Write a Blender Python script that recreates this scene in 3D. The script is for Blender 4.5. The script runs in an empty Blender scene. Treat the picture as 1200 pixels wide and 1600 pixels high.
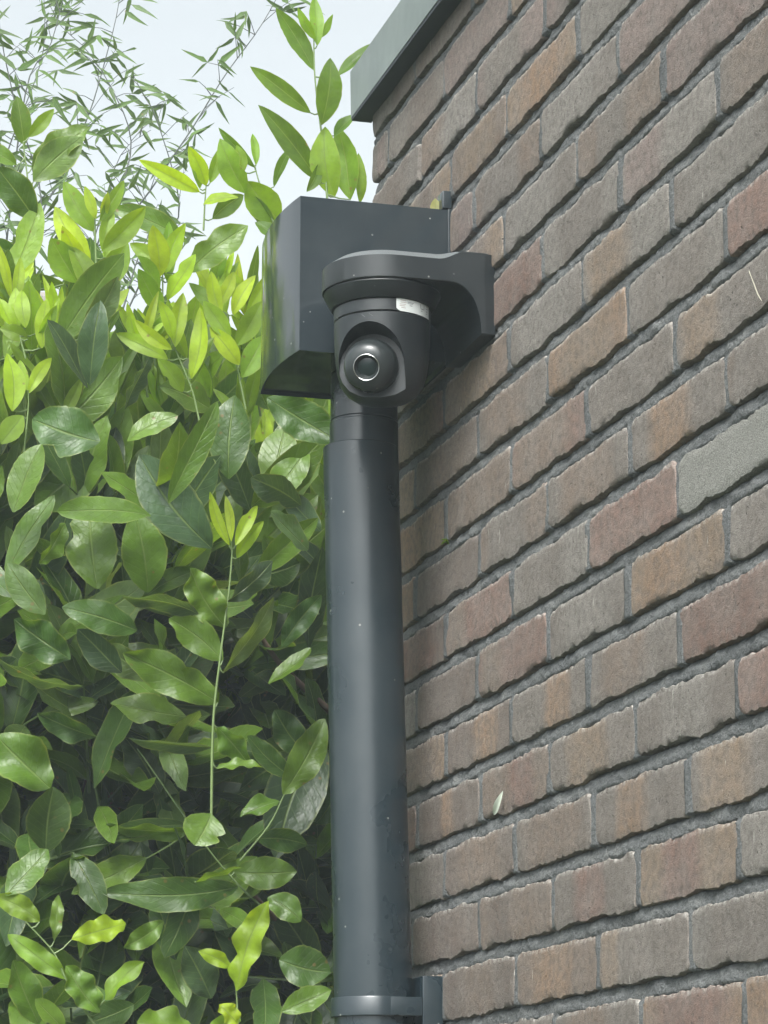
import bpy, bmesh, math, random
import numpy as np
from mathutils import Vector, Matrix, noise

S = bpy.context.scene
COL = S.collection
R = math.radians

# ------------------------------------------------------------------ camera, sky, sun, exposure
EYE = np.array([0.0, 0.0, 1.55])
YAW, PITCH, ROLL, FPX = 0.276159, 0.235950, 0.001052, 4469.36      # solved from the brick courses
FWD = np.array([math.sin(YAW)*math.cos(PITCH), math.cos(YAW)*math.cos(PITCH), math.sin(PITCH)])
_r = np.array([math.cos(YAW), -math.sin(YAW), 0.0]); _u = np.cross(_r, FWD)
RGT = math.cos(ROLL)*_r + math.sin(ROLL)*_u
UPV = np.cross(RGT, FWD)
cam = bpy.data.cameras.new('camera'); cam_o = bpy.data.objects.new('camera', cam); COL.objects.link(cam_o)
cam.sensor_fit = 'VERTICAL'; cam.sensor_height = 36.0; cam.sensor_width = 27.0
cam.lens = FPX/1600*36.0
cam.clip_start = 0.05; cam.clip_end = 2000
cam_o.matrix_world = Matrix(((RGT[0], UPV[0], -FWD[0], EYE[0]), (RGT[1], UPV[1], -FWD[1], EYE[1]),
                             (RGT[2], UPV[2], -FWD[2], EYE[2]), (0, 0, 0, 1)))
S.camera = cam_o
S.render.resolution_x, S.render.resolution_y = 768, 1024

SUN_EL, SUN_AZ = R(50), R(206)      # azimuth clockwise from +Y: behind the camera, high and veiled by cloud
world = bpy.data.worlds.new('World'); S.world = world; world.use_nodes = True
wn = world.node_tree.nodes; wl = world.node_tree.links; wn.clear()
sky = wn.new('ShaderNodeTexSky'); sky.sky_type = 'NISHITA'; sky.sun_disc = False
sky.sun_elevation = SUN_EL; sky.sun_rotation = SUN_AZ
sky.air_density = 1.0; sky.dust_density = 6.0; sky.ozone_density = 1.0; sky.altitude = 0
bw = wn.new('ShaderNodeRGBToBW'); mixw = wn.new('ShaderNodeMixRGB'); mixw.inputs[0].default_value = 0.90
tint = wn.new('ShaderNodeMixRGB'); tint.blend_type = 'MULTIPLY'; tint.inputs[0].default_value = 1.0
tint.inputs[2].default_value = (0.965, 1.0, 1.0, 1)
bg = wn.new('ShaderNodeBackground'); bg.inputs[1].default_value = 0.15
wo = wn.new('ShaderNodeOutputWorld')
wl.new(sky.outputs[0], bw.inputs[0]); wl.new(sky.outputs[0], mixw.inputs[1]); wl.new(bw.outputs[0], mixw.inputs[2])
wl.new(mixw.outputs[0], tint.inputs[1]); wl.new(tint.outputs[0], bg.inputs[0]); wl.new(bg.outputs[0], wo.inputs[0])

sun = bpy.data.lights.new('sun', 'SUN'); sun_o = bpy.data.objects.new('sun', sun); COL.objects.link(sun_o)
sun.energy = 1.0; sun.angle = R(13); sun.color = (1.0, 0.97, 0.92)
sd = Vector((math.sin(SUN_AZ)*math.cos(SUN_EL), math.cos(SUN_AZ)*math.cos(SUN_EL), math.sin(SUN_EL)))
sun_o.rotation_euler = sd.to_track_quat('Z', 'Y').to_euler()
sun_o.location = (-2, -2, 8)

S.view_settings.view_transform = 'Standard'; S.view_settings.look = 'None'
S.view_settings.exposure = 1.6; S.view_settings.gamma = 1.0
S.view_settings.use_curve_mapping = False
S.cycles.use_denoising = True
S.cycles.max_bounces = 8; S.cycles.transmission_bounces = 6; S.cycles.transparent_max_bounces = 8

# ------------------------------------------------------------------ helpers
def ray(x, y):
    return FWD + RGT*(x-600)/FPX + UPV*(800-y)/FPX
def atY(x, y, Y):
    d = ray(x, y); return EYE + d*(Y/d[1])
def to_px(P):
    P = np.asarray(P, float) - EYE; d = P@FWD
    return 600 + FPX*(P@RGT)/d, 800 - FPX*(P@UPV)/d, d

def tag(o, label=None, cat=None, group=None, kind=None):
    if label: o['label'] = label
    if cat: o['category'] = cat
    if group: o['group'] = group
    if kind: o['kind'] = kind
    return o
def empty(name, loc=(0, 0, 0)):
    o = bpy.data.objects.new(name, None); COL.objects.link(o); o.location = loc; o.empty_display_size = 0.1
    return o
PLOC = {}
def link(name, me, mat, parent=None):
    o = bpy.data.objects.new(name, me); COL.objects.link(o)
    if mat is not None and not me.materials: me.materials.append(mat)
    if parent is not None:
        o.parent = parent
        if parent.parent is None: o.matrix_parent_inverse = Matrix.Translation(-parent.location)   # parts keep world coordinates
    return o
def smooth_by_angle(me, deg=32):
    bm = bmesh.new(); bm.from_mesh(me)
    bmesh.ops.recalc_face_normals(bm, faces=bm.faces)
    lim = R(deg)
    for f in bm.faces: f.smooth = True
    for e in bm.edges:
        e.smooth = not (len(e.link_faces) == 2 and e.calc_face_angle(0) > lim)
    bm.to_mesh(me); bm.free()
def mesh(name, verts, faces, mat, parent=None, deg=32):
    me = bpy.data.meshes.new(name); me.from_pydata([tuple(v) for v in verts], [], faces); me.update()
    if deg: smooth_by_angle(me, deg)
    return link(name, me, mat, parent)
def box_vf(x0, x1, y0, y1, z0, z1):
    v = [(x, y, z) for x in (x0, x1) for y in (y0, y1) for z in (z0, z1)]
    return v, [(0, 1, 3, 2), (4, 6, 7, 5), (0, 4, 5, 1), (2, 3, 7, 6), (0, 2, 6, 4), (1, 5, 7, 3)]
def box(name, x0, x1, y0, y1, z0, z1, mat, parent=None, bev=0.0, seg=2):
    v, f = box_vf(x0, x1, y0, y1, z0, z1)
    bm = bmesh.new(); vs = [bm.verts.new(p) for p in v]
    for q in f: bm.faces.new([vs[i] for i in q])
    bmesh.ops.recalc_face_normals(bm, faces=bm.faces)
    if bev: bmesh.ops.bevel(bm, geom=bm.edges[:], offset=bev, segments=seg, affect='EDGES', profile=0.6)
    me = bpy.data.meshes.new(name); bm.to_mesh(me); bm.free()
    smooth_by_angle(me, 40)
    return link(name, me, mat, parent)
def lathe_vf(c, prof, n=64, close=False):
    v, f = [], []
    for (r, z) in prof:
        for k in range(n):
            a = 2*math.pi*k/n; v.append((c[0]+r*math.cos(a), c[1]+r*math.sin(a), c[2]+z))
    m = len(prof)
    for i in range(m - (0 if close else 1)):
        j = (i+1) % m
        for k in range(n):
            l = (k+1) % n; f.append((i*n+k, i*n+l, j*n+l, j*n+k))
    return v, f
def lathe(name, c, prof, mat, parent=None, n=64, close=False, deg=32):
    v, f = lathe_vf(c, prof, n, close); return mesh(name, v, f, mat, parent, deg)
def tube_vf(pts, rads, n=6, off=0):
    pts = [Vector(p) for p in pts]; v, f = [], []
    for i, p in enumerate(pts):
        t = (pts[min(i+1, len(pts)-1)] - pts[max(i-1, 0)]).normalized()
        a = t.orthogonal().normalized(); b = t.cross(a)
        if i and (a.dot(pa) < 0.9):                        # keep the frame from flipping
            a = (pa - t*pa.dot(t)).normalized(); b = t.cross(a)
        pa = a
        for k in range(n):
            w = 2*math.pi*k/n; v.append(tuple(p + (a*math.cos(w)+b*math.sin(w))*rads[i]))
    for i in range(len(pts)-1):
        for k in range(n):
            l = (k+1) % n; f.append((off+i*n+k, off+i*n+l, off+(i+1)*n+l, off+(i+1)*n+k))
    f.append(tuple(off+k for k in range(n))[::-1]); f.append(tuple(off+(len(pts)-1)*n+k for k in range(n)))
    return v, f
def spline(pts, n=12):
    P = [Vector(p) for p in pts]; P = [P[0]*2-P[1]] + P + [P[-1]*2-P[-2]]; out = []
    for i in range(1, len(P)-2):
        for k in range(n):
            t = k/n
            out.append(0.5*((2*P[i]) + (P[i+1]-P[i-1])*t + (2*P[i-1]-5*P[i]+4*P[i+1]-P[i+2])*t*t
                            + (3*P[i]-P[i-1]-3*P[i+1]+P[i+2])*t**3))
    out.append(P[-2]); return out

# ------------------------------------------------------------------ materials
class NT:
    def __init__(self, name):
        self.m = bpy.data.materials.new(name); self.m.use_nodes = True
        self.t = self.m.node_tree; self.n = self.t.nodes; self.n.clear()
        self.out = self.n.new('ShaderNodeOutputMaterial')
        self.b = self.n.new('ShaderNodeBsdfPrincipled'); self.l(self.b.outputs[0], self.out.inputs[0])
    def l(self, a, b): self.t.links.new(a, b)
    def node(self, typ, **kw):
        n = self.n.new(typ)
        for k, v in kw.items(): setattr(n, k, v)
        return n
    def put(self, sock, v):
        if hasattr(v, 'is_linked') or hasattr(v, 'links'): self.l(v, sock)
        else: sock.default_value = v
    def math(self, op, a, b=0.0, c=None, clamp=False):
        n = self.node('ShaderNodeMath', operation=op, use_clamp=clamp)
        self.put(n.inputs[0], a); self.put(n.inputs[1], b)
        if c is not None: self.put(n.inputs[2], c)
        return n.outputs[0]
    def mix(self, f, a, b, blend='MIX'):
        n = self.node('ShaderNodeMixRGB', blend_type=blend)
        self.put(n.inputs[0], f); self.put(n.inputs[1], a); self.put(n.inputs[2], b)
        return n.outputs[0]
    def pos(self): return self.node('ShaderNodeNewGeometry').outputs['Position']
    def mapv(self, v, scale=(1, 1, 1), rot=(0, 0, 0)):
        n = self.node('ShaderNodeMapping'); self.l(v, n.inputs[0])
        n.inputs['Scale'].default_value = scale; n.inputs['Rotation'].default_value = rot; return n.outputs[0]
    def noise(self, v, scale, detail=4, rough=0.55, dist=0.0):
        n = self.node('ShaderNodeTexNoise'); self.l(v, n.inputs['Vector'])
        n.inputs['Scale'].default_value = scale; n.inputs['Detail'].default_value = detail
        n.inputs['Roughness'].default_value = rough; n.inputs['Distortion'].default_value = dist
        return n.outputs[0]
    def vor(self, v, scale, feature='F1'):
        n = self.node('ShaderNodeTexVoronoi', feature=feature); self.l(v, n.inputs['Vector'])
        n.inputs['Scale'].default_value = scale; return n.outputs[0]
    def ramp(self, f, *stops):
        n = self.node('ShaderNodeValToRGB'); self.l(f, n.inputs[0]); e = n.color_ramp.elements
        while len(e) < len(stops): e.new(0.5)
        for i, (p, c) in enumerate(stops):
            e[i].position = p; e[i].color = (c, c, c, 1) if not isinstance(c, tuple) else (*c, 1)
        return n.outputs[0]
    def bump(self, h, dist, strength=1.0, prev=None):
        n = self.node('ShaderNodeBump'); n.inputs['Strength'].default_value = strength
        n.inputs['Distance'].default_value = dist; self.l(h, n.inputs['Height'])
        if prev is not None: self.l(prev, n.inputs['Normal'])
        return n.outputs[0]
    def attr(self, name): return self.node('ShaderNodeAttribute', attribute_name=name)
    def set(self, **kw):
        for k, v in kw.items(): self.put(self.b.inputs[k.replace('_', ' ')], v)
        return self

def m_brick():
    t = NT('handmade_brick'); p = t.pos()
    base = t.attr('base').outputs['Color']; grit = t.attr('grit').outputs['Fac']
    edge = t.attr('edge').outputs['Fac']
    n1 = t.noise(p, 22, 6, 0.6); n2 = t.noise(p, 120, 5, 0.65); n3 = t.noise(p, 900, 3, 0.7)
    c = t.mix(t.ramp(n1, (0.30, 0.0), (0.72, 0.5)), base, (0.225, 0.207, 0.188, 1))          # pale mineral bloom
    c = t.mix(t.ramp(n2, (0.32, 0.70), (0.56, 0.0)), c, (0.11, 0.095, 0.085, 1))
    c = t.mix(0.50, c, t.mix(1.0, c, t.ramp(n3, (0.32, 0.45), (0.68, 1.5)), 'MULTIPLY'))
    # thin pale runs of lime and splashes, stretched downwards
    st = t.noise(t.mapv(p, (300, 300, 42)), 1.0, 2, 0.5)
    gate = t.noise(p, 9, 2, 0.5)
    run = t.math('MULTIPLY', t.ramp(st, (0.71, 0.0), (0.76, 1.0)), t.ramp(gate, (0.50, 0.0), (0.60, 0.75)))
    c = t.mix(run, c, (0.50, 0.48, 0.43, 1))
    # lime smear on the arrises, strongest on top to paint in the lit ledge
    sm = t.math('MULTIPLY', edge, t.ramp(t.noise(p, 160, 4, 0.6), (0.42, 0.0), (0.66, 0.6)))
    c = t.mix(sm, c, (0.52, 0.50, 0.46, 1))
    # sanded gritty face of the odd pale brick
    g = t.ramp(t.noise(p, 800, 3, 0.75), (0.34, 0.12), (0.66, 0.34))
    c = t.mix(grit, c, t.mix(1.0, g, (0.95, 0.93, 0.84, 1), 'MULTIPLY'))
    pit = t.ramp(t.vor(t.mapv(p, (1, 1, 0.8)), 150), (0.05, 1.0), (0.16, 0.0))
    pg = t.math('MULTIPLY', pit, t.ramp(t.noise(p, 30, 2), (0.50, 0.0), (0.60, 1.0)))
    c = t.mix(t.math('MULTIPLY', pg, 0.75), c, (0.05, 0.045, 0.04, 1))
    h = t.math('ADD', t.math('MULTIPLY', n2, 1.0), t.math('MULTIPLY', n3, 0.55))
    h = t.math('SUBTRACT', h, t.math('MULTIPLY', pg, 1.2))
    h = t.math('ADD', h, t.math('MULTIPLY', grit, t.math('MULTIPLY', g, 1.0)))
    t.set(Base_Color=c, Roughness=0.92, Normal=t.bump(h, 0.0022, 0.9)); t.b.inputs['Specular IOR Level'].default_value = 0.25
    return t.m
def m_mortar():
    t = NT('lime_mortar'); p = t.pos()
    n1 = t.noise(p, 17, 6, 0.68); n2 = t.noise(p, 330, 4, 0.7)
    c = t.ramp(n1, (0.25, (0.090, 0.094, 0.096)), (0.55, (0.138, 0.142, 0.141)), (0.8, (0.22, 0.22, 0.21)))
    c = t.mix(0.5, c, t.mix(1.0, c, t.ramp(n2, (0.3, 0.35), (0.7, 1.65)), 'MULTIPLY'))
    t.set(Base_Color=c, Roughness=0.95, Normal=t.bump(t.math('ADD', n2, n1), 0.004, 1.0))
    t.b.inputs['Specular IOR Level'].default_value = 0.2
    return t.m
def m_far_brick():
    t = NT('brick_courses'); p = t.pos()
    n = t.node('ShaderNodeTexBrick'); t.l(t.mapv(p, (1, 1, 1), (0, R(90), R(90))), n.inputs['Vector'])
    sw = t.node('ShaderNodeSeparateXYZ'); t.l(p, sw.inputs[0]); cb = t.node('ShaderNodeCombineXYZ')
    t.l(sw.outputs[1], cb.inputs[0]); t.l(sw.outputs[2], cb.inputs[1]); t.l(cb.outputs[0], n.inputs['Vector'])
    for k, v in dict(Scale=1.0).items(): n.inputs[k].default_value = v
    n.inputs['Brick Width'].default_value = 0.22; n.inputs['Row Height'].default_value = 0.0625
    n.inputs['Mortar Size'].default_value = 0.007
    n.inputs['Color1'].default_value = (0.26, 0.235, 0.205, 1); n.inputs['Color2'].default_value = (0.29, 0.21, 0.165, 1)
    n.inputs['Mortar'].default_value = (0.15, 0.15, 0.145, 1)
    t.set(Base_Color=n.outputs[0], Roughness=0.93, Normal=t.bump(t.noise(p, 150, 4), 0.002, 0.8)); return t.m
def m_plastic(name, col, rough, spec=0.5, speck=0.5, bump=0.0):
    t = NT(name); p = t.pos()
    n1 = t.noise(p, 12, 4, 0.6); n2 = t.noise(t.mapv(p, (14, 14, 4)), 1, 4, 0.6)
    dust = t.math('MULTIPLY', t.ramp(n1, (0.35, 0.0), (0.75, 1.0)), t.ramp(n2, (0.3, 0.15), (0.75, 1.0)))
    c = t.mix(t.math('MULTIPLY', dust, 0.14), (*col, 1), (0.16, 0.17, 0.165, 1))
    v = t.node('ShaderNodeTexVoronoi'); t.l(p, v.inputs['Vector']); v.inputs['Scale'].default_value = 75
    sp = t.math('MULTIPLY', t.ramp(v.outputs['Distance'], (0.07, 1.0), (0.11, 0.0)),
                t.ramp(t.noise(p, 40, 2), (0.585, 0.0), (0.61, 1.0)))
    c = t.mix(t.math('MULTIPLY', sp, speck), c, (0.42, 0.42, 0.38, 1))
    r = t.math('ADD', rough, t.math('MULTIPLY', dust, 0.22))
    t.set(Base_Color=c, Roughness=r); t.b.inputs['Specular IOR Level'].default_value = spec
    if bump > 0:
        t.set(Normal=t.bump(t.noise(p, 1400, 2, 0.6), bump, 0.6))
    else:
        t.set(Normal=t.bump(t.noise(t.mapv(p, (9, 9, 3)), 1, 2, 0.5), 0.004, 0.55 if bump < 0 else 0.25))
    return t.m
def m_simple(name, col, rough=0.6, metal=0.0, spec=0.5):
    t = NT(name); p = t.pos()
    c = t.mix(t.ramp(t.noise(p, 60, 4), (0.3, 0.0), (0.7, 0.35)), (*col, 1), tuple(0.75*x for x in col)+(1,))
    t.set(Base_Color=c, Roughness=rough, Metallic=metal); t.b.inputs['Specular IOR Level'].default_value = spec
    return t.m
def m_leaf(name, trans, rough, gloss_bump=1.0):
    t = NT(name); p = t.pos()
    tone = t.attr('tone').outputs['Color']
    uv = t.node('ShaderNodeUVMap', uv_map='leaf').outputs[0]
    s = t.node('ShaderNodeSeparateXYZ'); t.l(uv, s.inputs[0]); u, v = s.outputs[0], s.outputs[1]
    av = t.math('ABSOLUTE', v)
    rib = t.ramp(av, (0.015, 1.0), (0.065, 0.0))
    w = t.math('SINE', t.math('MULTIPLY', t.math('SUBTRACT', t.math('MULTIPLY', u, 9.0), t.math('MULTIPLY', av, 2.2)), 6.2832))
    vein = t.ramp(w, (0.90, 0.0), (0.99, 1.0))
    n1 = t.noise(p, 40, 4, 0.6); n2 = t.noise(p, 260, 3, 0.6)
    c = t.mix(1.0, tone, t.ramp(n1, (0.25, 0.72), (0.75, 1.28)), 'MULTIPLY')
    c = t.mix(t.math('MULTIPLY', vein, 0.09), c, (0.22, 0.32, 0.10, 1))
    c = t.mix(t.math('MULTIPLY', rib, 0.55), c, (0.24, 0.32, 0.11, 1))
    mar = t.math('MULTIPLY', t.ramp(av, (0.90, 0.0), (0.98, 1.0)), t.ramp(t.noise(p, 70, 3), (0.35, 0.05), (0.6, 0.55)))
    c = t.mix(mar, c, (0.30, 0.33, 0.10, 1))                          # pale, partly browned margin
    blem = t.math('MULTIPLY', t.ramp(t.vor(p, 60), (0.10, 1.0), (0.16, 0.0)), t.ramp(t.noise(p, 14, 2), (0.54, 0.0), (0.60, 1.0)))
    c = t.mix(t.math('MULTIPLY', blem, 0.7), c, (0.20, 0.13, 0.05, 1))
    h = t.math('SUBTRACT', t.math('ADD', n1, t.math('MULTIPLY', t.noise(p, 110, 2), .5)), t.math('ADD', t.math('MULTIPLY', vein, 0.14), t.math('MULTIPLY', rib, 0.6)))
    nb = t.bump(h, 0.0022*gloss_bump, 0.8)
    t.set(Base_Color=c, Roughness=t.math('ADD', rough, t.math('MULTIPLY', n2, 0.18)), Normal=nb)
    t.b.inputs['Specular IOR Level'].default_value = 0.5
    tr = t.node('ShaderNodeBsdfTranslucent')
    tc = t.mix(1.0, c, (1.75, 1.55, 0.55, 1), 'MULTIPLY'); t.l(tc, tr.inputs[0])
    mx = t.node('ShaderNodeMixShader'); mx.inputs[0].default_value = trans
    t.l(t.b.outputs[0], mx.inputs[1]); t.l(tr.outputs[0], mx.inputs[2]); t.l(mx.outputs[0], t.out.inputs[0])
    return t.m
def m_trim():
    t = NT('grey_aluminium'); p = t.pos()
    n = t.noise(p, 10, 3, 0.5)
    c = t.ramp(n, (0.3, (0.115, 0.145, 0.125)), (0.7, (0.18, 0.215, 0.19)))
    t.set(Base_Color=c, Roughness=t.math('ADD', 0.22, t.math('MULTIPLY', n, 0.15)), Metallic=0.35,
          Normal=t.bump(t.noise(p, 22, 2), 0.004, 0.3)); return t.m
def m_ground():
    t = NT('garden_ground'); p = t.pos()
    c = t.ramp(t.noise(p, 3, 6, 0.65), (0.3, (0.045, 0.055, 0.03)), (0.55, (0.07, 0.08, 0.045)), (0.75, (0.11, 0.10, 0.075)))
    t.set(Base_Color=c, Roughness=0.95, Normal=t.bump(t.noise(p, 40, 4), 0.02, 0.8)); return t.m

BRICK, MORTAR, FARBRICK = m_brick(), m_mortar(), m_far_brick()
PIPE = m_plastic('anthracite_pvc', (0.011, 0.020, 0.026), 0.25, 0.7, 0.55)
HOPPER = m_plastic('anthracite_glossy_pvc', (0.019, 0.026, 0.031), 0.07, 0.65, 0.8, -1)
CAMP = m_plastic('matt_black_plastic', (0.009, 0.012, 0.014), 0.34, 0.45, 0.5, 0.0002)
CAMT = m_plastic('dusty_black_plastic', (0.105, 0.115, 0.118), 0.6, 0.4, 0.9, 0.003)
BALL = m_plastic('satin_black_plastic', (0.014, 0.018, 0.019), 0.24, 0.5, 0.3)
TRIM = m_trim()
LEAF = m_leaf('laurel_leaf', 0.42, 0.29); YOUNG = m_leaf('young_laurel_leaf', 0.58, 0.36, 0.6)
BAMB = m_leaf('bamboo_leaf', 0.30, 0.45, 0.4)
BARK = m_simple('brown_bark', (0.10, 0.065, 0.045), 0.9)
TWIG = m_simple('green_twig', (0.13, 0.19, 0.06), 0.6)
CULM = m_simple('bamboo_culm', (0.022, 0.03, 0.02), 0.5)

# ------------------------------------------------------------------ ground
ground = mesh('ground', [(-600, -600, 0), (600, -600, 0), (600, 600, 0), (-600, 600, 0)], [(0, 1, 2, 3)], m_ground(), deg=0)
tag(ground, kind='structure')

# ------------------------------------------------------------------ brick wall
WX, Y0, Z0, CP, BL = 0.86755, 2.82375, 1.72907, 0.0625, 0.22
YEND, YBR = 3.112, 1.36
JOINTS = {0: [2.8382, 2.602, 2.3745, 2.1576], 1: [2.9494, 2.7141, 2.4925, 2.2753, 2.0545], 2: [2.8299, 2.602, 2.3832, 2.1553],
          3: [2.7091, 2.4967, 2.2713, 2.0467], 4: [2.608, 2.389, 2.167], 5: [2.9311, 2.7149, 2.4992, 2.2862, 2.0623],
          6: [2.8242, 2.6023, 2.3816, 2.162], 7: [2.9353, 2.7036, 2.4946, 2.2717, 2.0511], 8: [2.8225, 2.6006, 2.3794, 2.1615],
          9: [2.7073, 2.4882, 2.2714, 2.0453], 10: [2.603, 2.3858, 2.163], 11: [2.4985, 2.2825, 2.054], 12: [2.6157, 2.396, 2.1746],
          13: [2.7173, 2.4996, 2.2809], 14: [2.7961, 2.6039, 2.3905], 15: [2.915, 2.7036, 2.4853], 16: [2.8205, 2.594]}
G = (0.194, 0.168, 0.146); GB = (0.212, 0.160, 0.126); OR = (0.262, 0.172, 0.112); RD = (0.220, 0.140, 0.113); TN = (0.245, 0.180, 0.128)
LG = (0.236, 0.214, 0.190); DK = (0.168, 0.132, 0.110); PK = (0.226, 0.172, 0.152)
# face colours seen in the photograph: (course, joint index of the far end) -> (ends, middle, band centre, band half width)
PAL = {(-1, 2.5): (OR, RD, .5, .5), (-1, 3.5): (OR, OR, .5, .5), (-1, 1.5): (G, GB, .4, .3), (-1, .5): (G, DK, .3, .3),
       (0, 0): (DK, GB, .5, .3), (0, 1): (GB, OR, .45, .28), (0, 2): (G, TN, .12, .12), (0, 3): (LG, G, .5, .4),
       (1, -.5): (DK, DK, .5, .5), (1, .5): (GB, DK, .3, .2), (1, 1.5): (G, RD, .45, .22), (1, 2.5): (TN, RD, .45, .24), (1, 3.5): (LG, LG, .5, .5),
       (2, 0): (DK, GB, .5, .4), (2, 1): (G, GB, .5, .5), (2, 2): (G, OR, .42, .2), (2, 3): (G, TN, .35, .3),
       (3, -.5): (DK, OR, .5, .12), (3, .5): (GB, RD, .6, .22), (3, 1.5): (G, TN, .45, .3), (3, 2.5): (G, LG, .5, .3), (3, 3.5): (RD, RD, .5, .5),
       (4, 0): (DK, OR, .62, .22), (4, 1): (G, OR, .62, .2), (4, 2): (G, GB, .4, .3), (4, 3): (RD, RD, .5, .5),
       (5, -.5): (DK, DK, .5, .5), (5, .5): (RD, GB, .2, .2), (5, 1.5): (G, LG, .5, .4), (5, 2.5): (TN, OR, .35, .3), (5, 3.5): (LG, G, .5, .5),
       (6, -1): (DK, RD, .5, .4), (6, 0): (RD, GB, .15, .2), (6, 1): (LG, G, .4, .4), (6, 2): (RD, RD, .5, .5), (6, 3): (LG, LG, .5, .5),
       (7, -.5): (DK, DK, .5, .4), (7, .5): (GB, G, .4, .4), (7, 1.5): (G, GB, .5, .4), (7, 2.5): (G, OR, .42, .27), (7, 3.5): (GB, G, .3, .4),
       (8, 0): (GB, GB, .5, .5), (8, 1): (RD, GB, .4, .5), (8, 2): (G, G, .5, .5), (8, 3): (G, TN, .25, .25),
       (9, -.5): (DK, GB, .5, .4), (9, .5): (G, GB, .4, .4), (9, 1.5): (OR, TN, .5, .4), (9, 2.5): (LG, G, .5, .5),
       (10, 0): (GB, TN, .5, .3), (10, 1): (G, LG, .5, .5), (10, 2): (LG, TN, .3, .3), (10, 3): (G, LG, .5, .5),
       (11, .5): (RD, RD, .5, .5), (11, 1.5): (LG, G, .5, .4), (14, 1): (TN, OR, .5, .4), (14, 0): (GB, TN, .5, .4),
       (15, .5): (PK, G, .4, .4), (16, 0): (PK, PK, .5, .5), (13, .5): (GB, G, .4, .4), (13, -.5): (PK, GB, .4, .4)}
wall = empty('brick_wall', (WX, 2.3, 0)); tag(wall, 'weathered brown and grey brick house wall with recessed mortar joints', 'wall')
rng = random.Random(11)
HJ = 0.0082                                                     # half of a bed joint
rows = []
for k in range(-6, 19):
    z0 = Z0 + k*CP
    js = {}
    shift = 0.5 if k % 2 else 0.0
    for n in range(-3, 9):
        i = n + shift; js[i] = Y0 - i*BL + rng.uniform(-.004, .004)
    for y in JOINTS.get(k, []):
        i = round(((Y0-y)/BL - shift)) + shift; js[i] = y
    rows.append((k, z0, js))
def brick_mesh(ya, yb, za, zb, seed, pal, grit):
    """one brick: uneven arrises, softly pillowed face, 30 mm deep"""
    ny, nz = 44, 8
    hl, hh, cy, cz = (yb-ya)/2, (zb-za)/2, (ya+yb)/2, (za+zb)/2
    lr = random.Random(seed); ox = lr.uniform(-.0009, .0007); tilt = lr.uniform(-.005, .005); tv = lr.uniform(-.02, .02)
    def nz_(a, b): return noise.noise(Vector((a, b, seed*3.17)))
    V, E, Cc = [], [], []
    cA, cB, bc, bw_ = pal
    def put(a, b, back, edge):
        # wavy arrises: low waves of clay plus small chips
        sy, sz = 1.0, 1.0
        topw = 0.0034*nz_(a*hl*26, 5.0) + 0.0016*nz_(a*hl*120, 8.0) + 0.0010*nz_(a*hl*330, 9.0)
        botw = 0.0044*nz_(a*hl*22, 15.0) + 0.0018*nz_(a*hl*120, 18.0) + 0.0012*nz_(a*hl*330, 19.0)
        endl = 0.0026*nz_(b*hh*50, 25.0) + 0.0014*nz_(b*hh*260, 28.0)
        endr = 0.0026*nz_(b*hh*50, 35.0) + 0.0014*nz_(b*hh*260, 38.0)
        y = a*hl + (endr if a > 0 else endl)*abs(a)**14
        z = b*hh + (topw if b > 0 else botw)*abs(b)**4
        rc = 0.0075                                              # rounded corners
        dy, dz = abs(y)-(hl-rc), abs(z)-(hh-rc)
        if dy > 0 and dz > 0:
            d = math.hypot(dy, dz)
            m = max(dy, dz)
            y = math.copysign(hl-rc+dy*m/d, y); z = math.copysign(hh-rc+dz*m/d, z)
        x = ox + tilt*y + tv*z + 0.0010*nz_(a*hl*30, b*hh*30+50) + 0.0004*nz_(a*hl*140, b*hh*140+70)
        x += 0.0007*(max(0, abs(b)-.80)/.20)**2 + 0.0004*(max(0, abs(a)-.95)/.05)**2 + back
        V.append((WX+x, cy+y, cz+z)); E.append(edge)
        s = 1-(a+1)/2
        w = max(0, 1-abs(s-bc)/max(bw_, .01)); w = min(1, w*2.2)
        w = min(1, max(0, w + 0.35*nz_(s*9, b*1.5+90)*(0 < w < 1)))
        Cc.append([cA[j]*(1-w)+cB[j]*w for j in range(3)]+[1])
    for j in range(nz+1):
        for i in range(ny+1):
            b = -1+2*j/nz; a = -1+2*i/ny
            b = math.copysign(abs(b)**0.7, b)
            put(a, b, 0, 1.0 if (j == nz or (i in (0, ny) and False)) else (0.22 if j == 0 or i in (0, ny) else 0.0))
    idx = lambda i, j: j*(ny+1)+i
    F = [(idx(i, j), idx(i, j+1), idx(i+1, j+1), idx(i+1, j)) for j in range(nz) for i in range(ny)]
    ring = [idx(i, 0) for i in range(ny)]+[idx(ny, j) for j in range(nz)]+[idx(i, nz) for i in range(ny, 0, -1)]+[idx(0, j) for j in range(nz, 0, -1)]
    n0 = len(V)
    for depth in (0.0014, 0.030):
        for q in ring:
            x, y, z = V[q]; g = 0.0007
            V.append((x+depth, y+math.copysign(g, y-cy)*(abs(y-cy) > hl*.9), z+math.copysign(g, z-cz)*(abs(z-cz) > hh*.7)))
            E.append(E[q]); Cc.append(Cc[q])
    m = len(ring)
    for a in range(m):
        b = (a+1) % m
        F.append((ring[a], ring[b], n0+b, n0+a)); F.append((n0+a, n0+b, n0+m+b, n0+m+a))
    F.append(tuple(n0+m+a for a in range(m)))
    me = bpy.data.meshes.new('brick'); me.from_pydata(V, [], F); me.update()
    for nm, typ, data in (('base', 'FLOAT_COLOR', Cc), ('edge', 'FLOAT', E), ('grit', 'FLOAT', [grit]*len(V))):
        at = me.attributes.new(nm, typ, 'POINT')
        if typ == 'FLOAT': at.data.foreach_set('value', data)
        else: at.data.foreach_set('color', np.array(data, 'f').ravel())
    smooth_by_angle(me, 50)
    return me
seed = 0
vj = []
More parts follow.
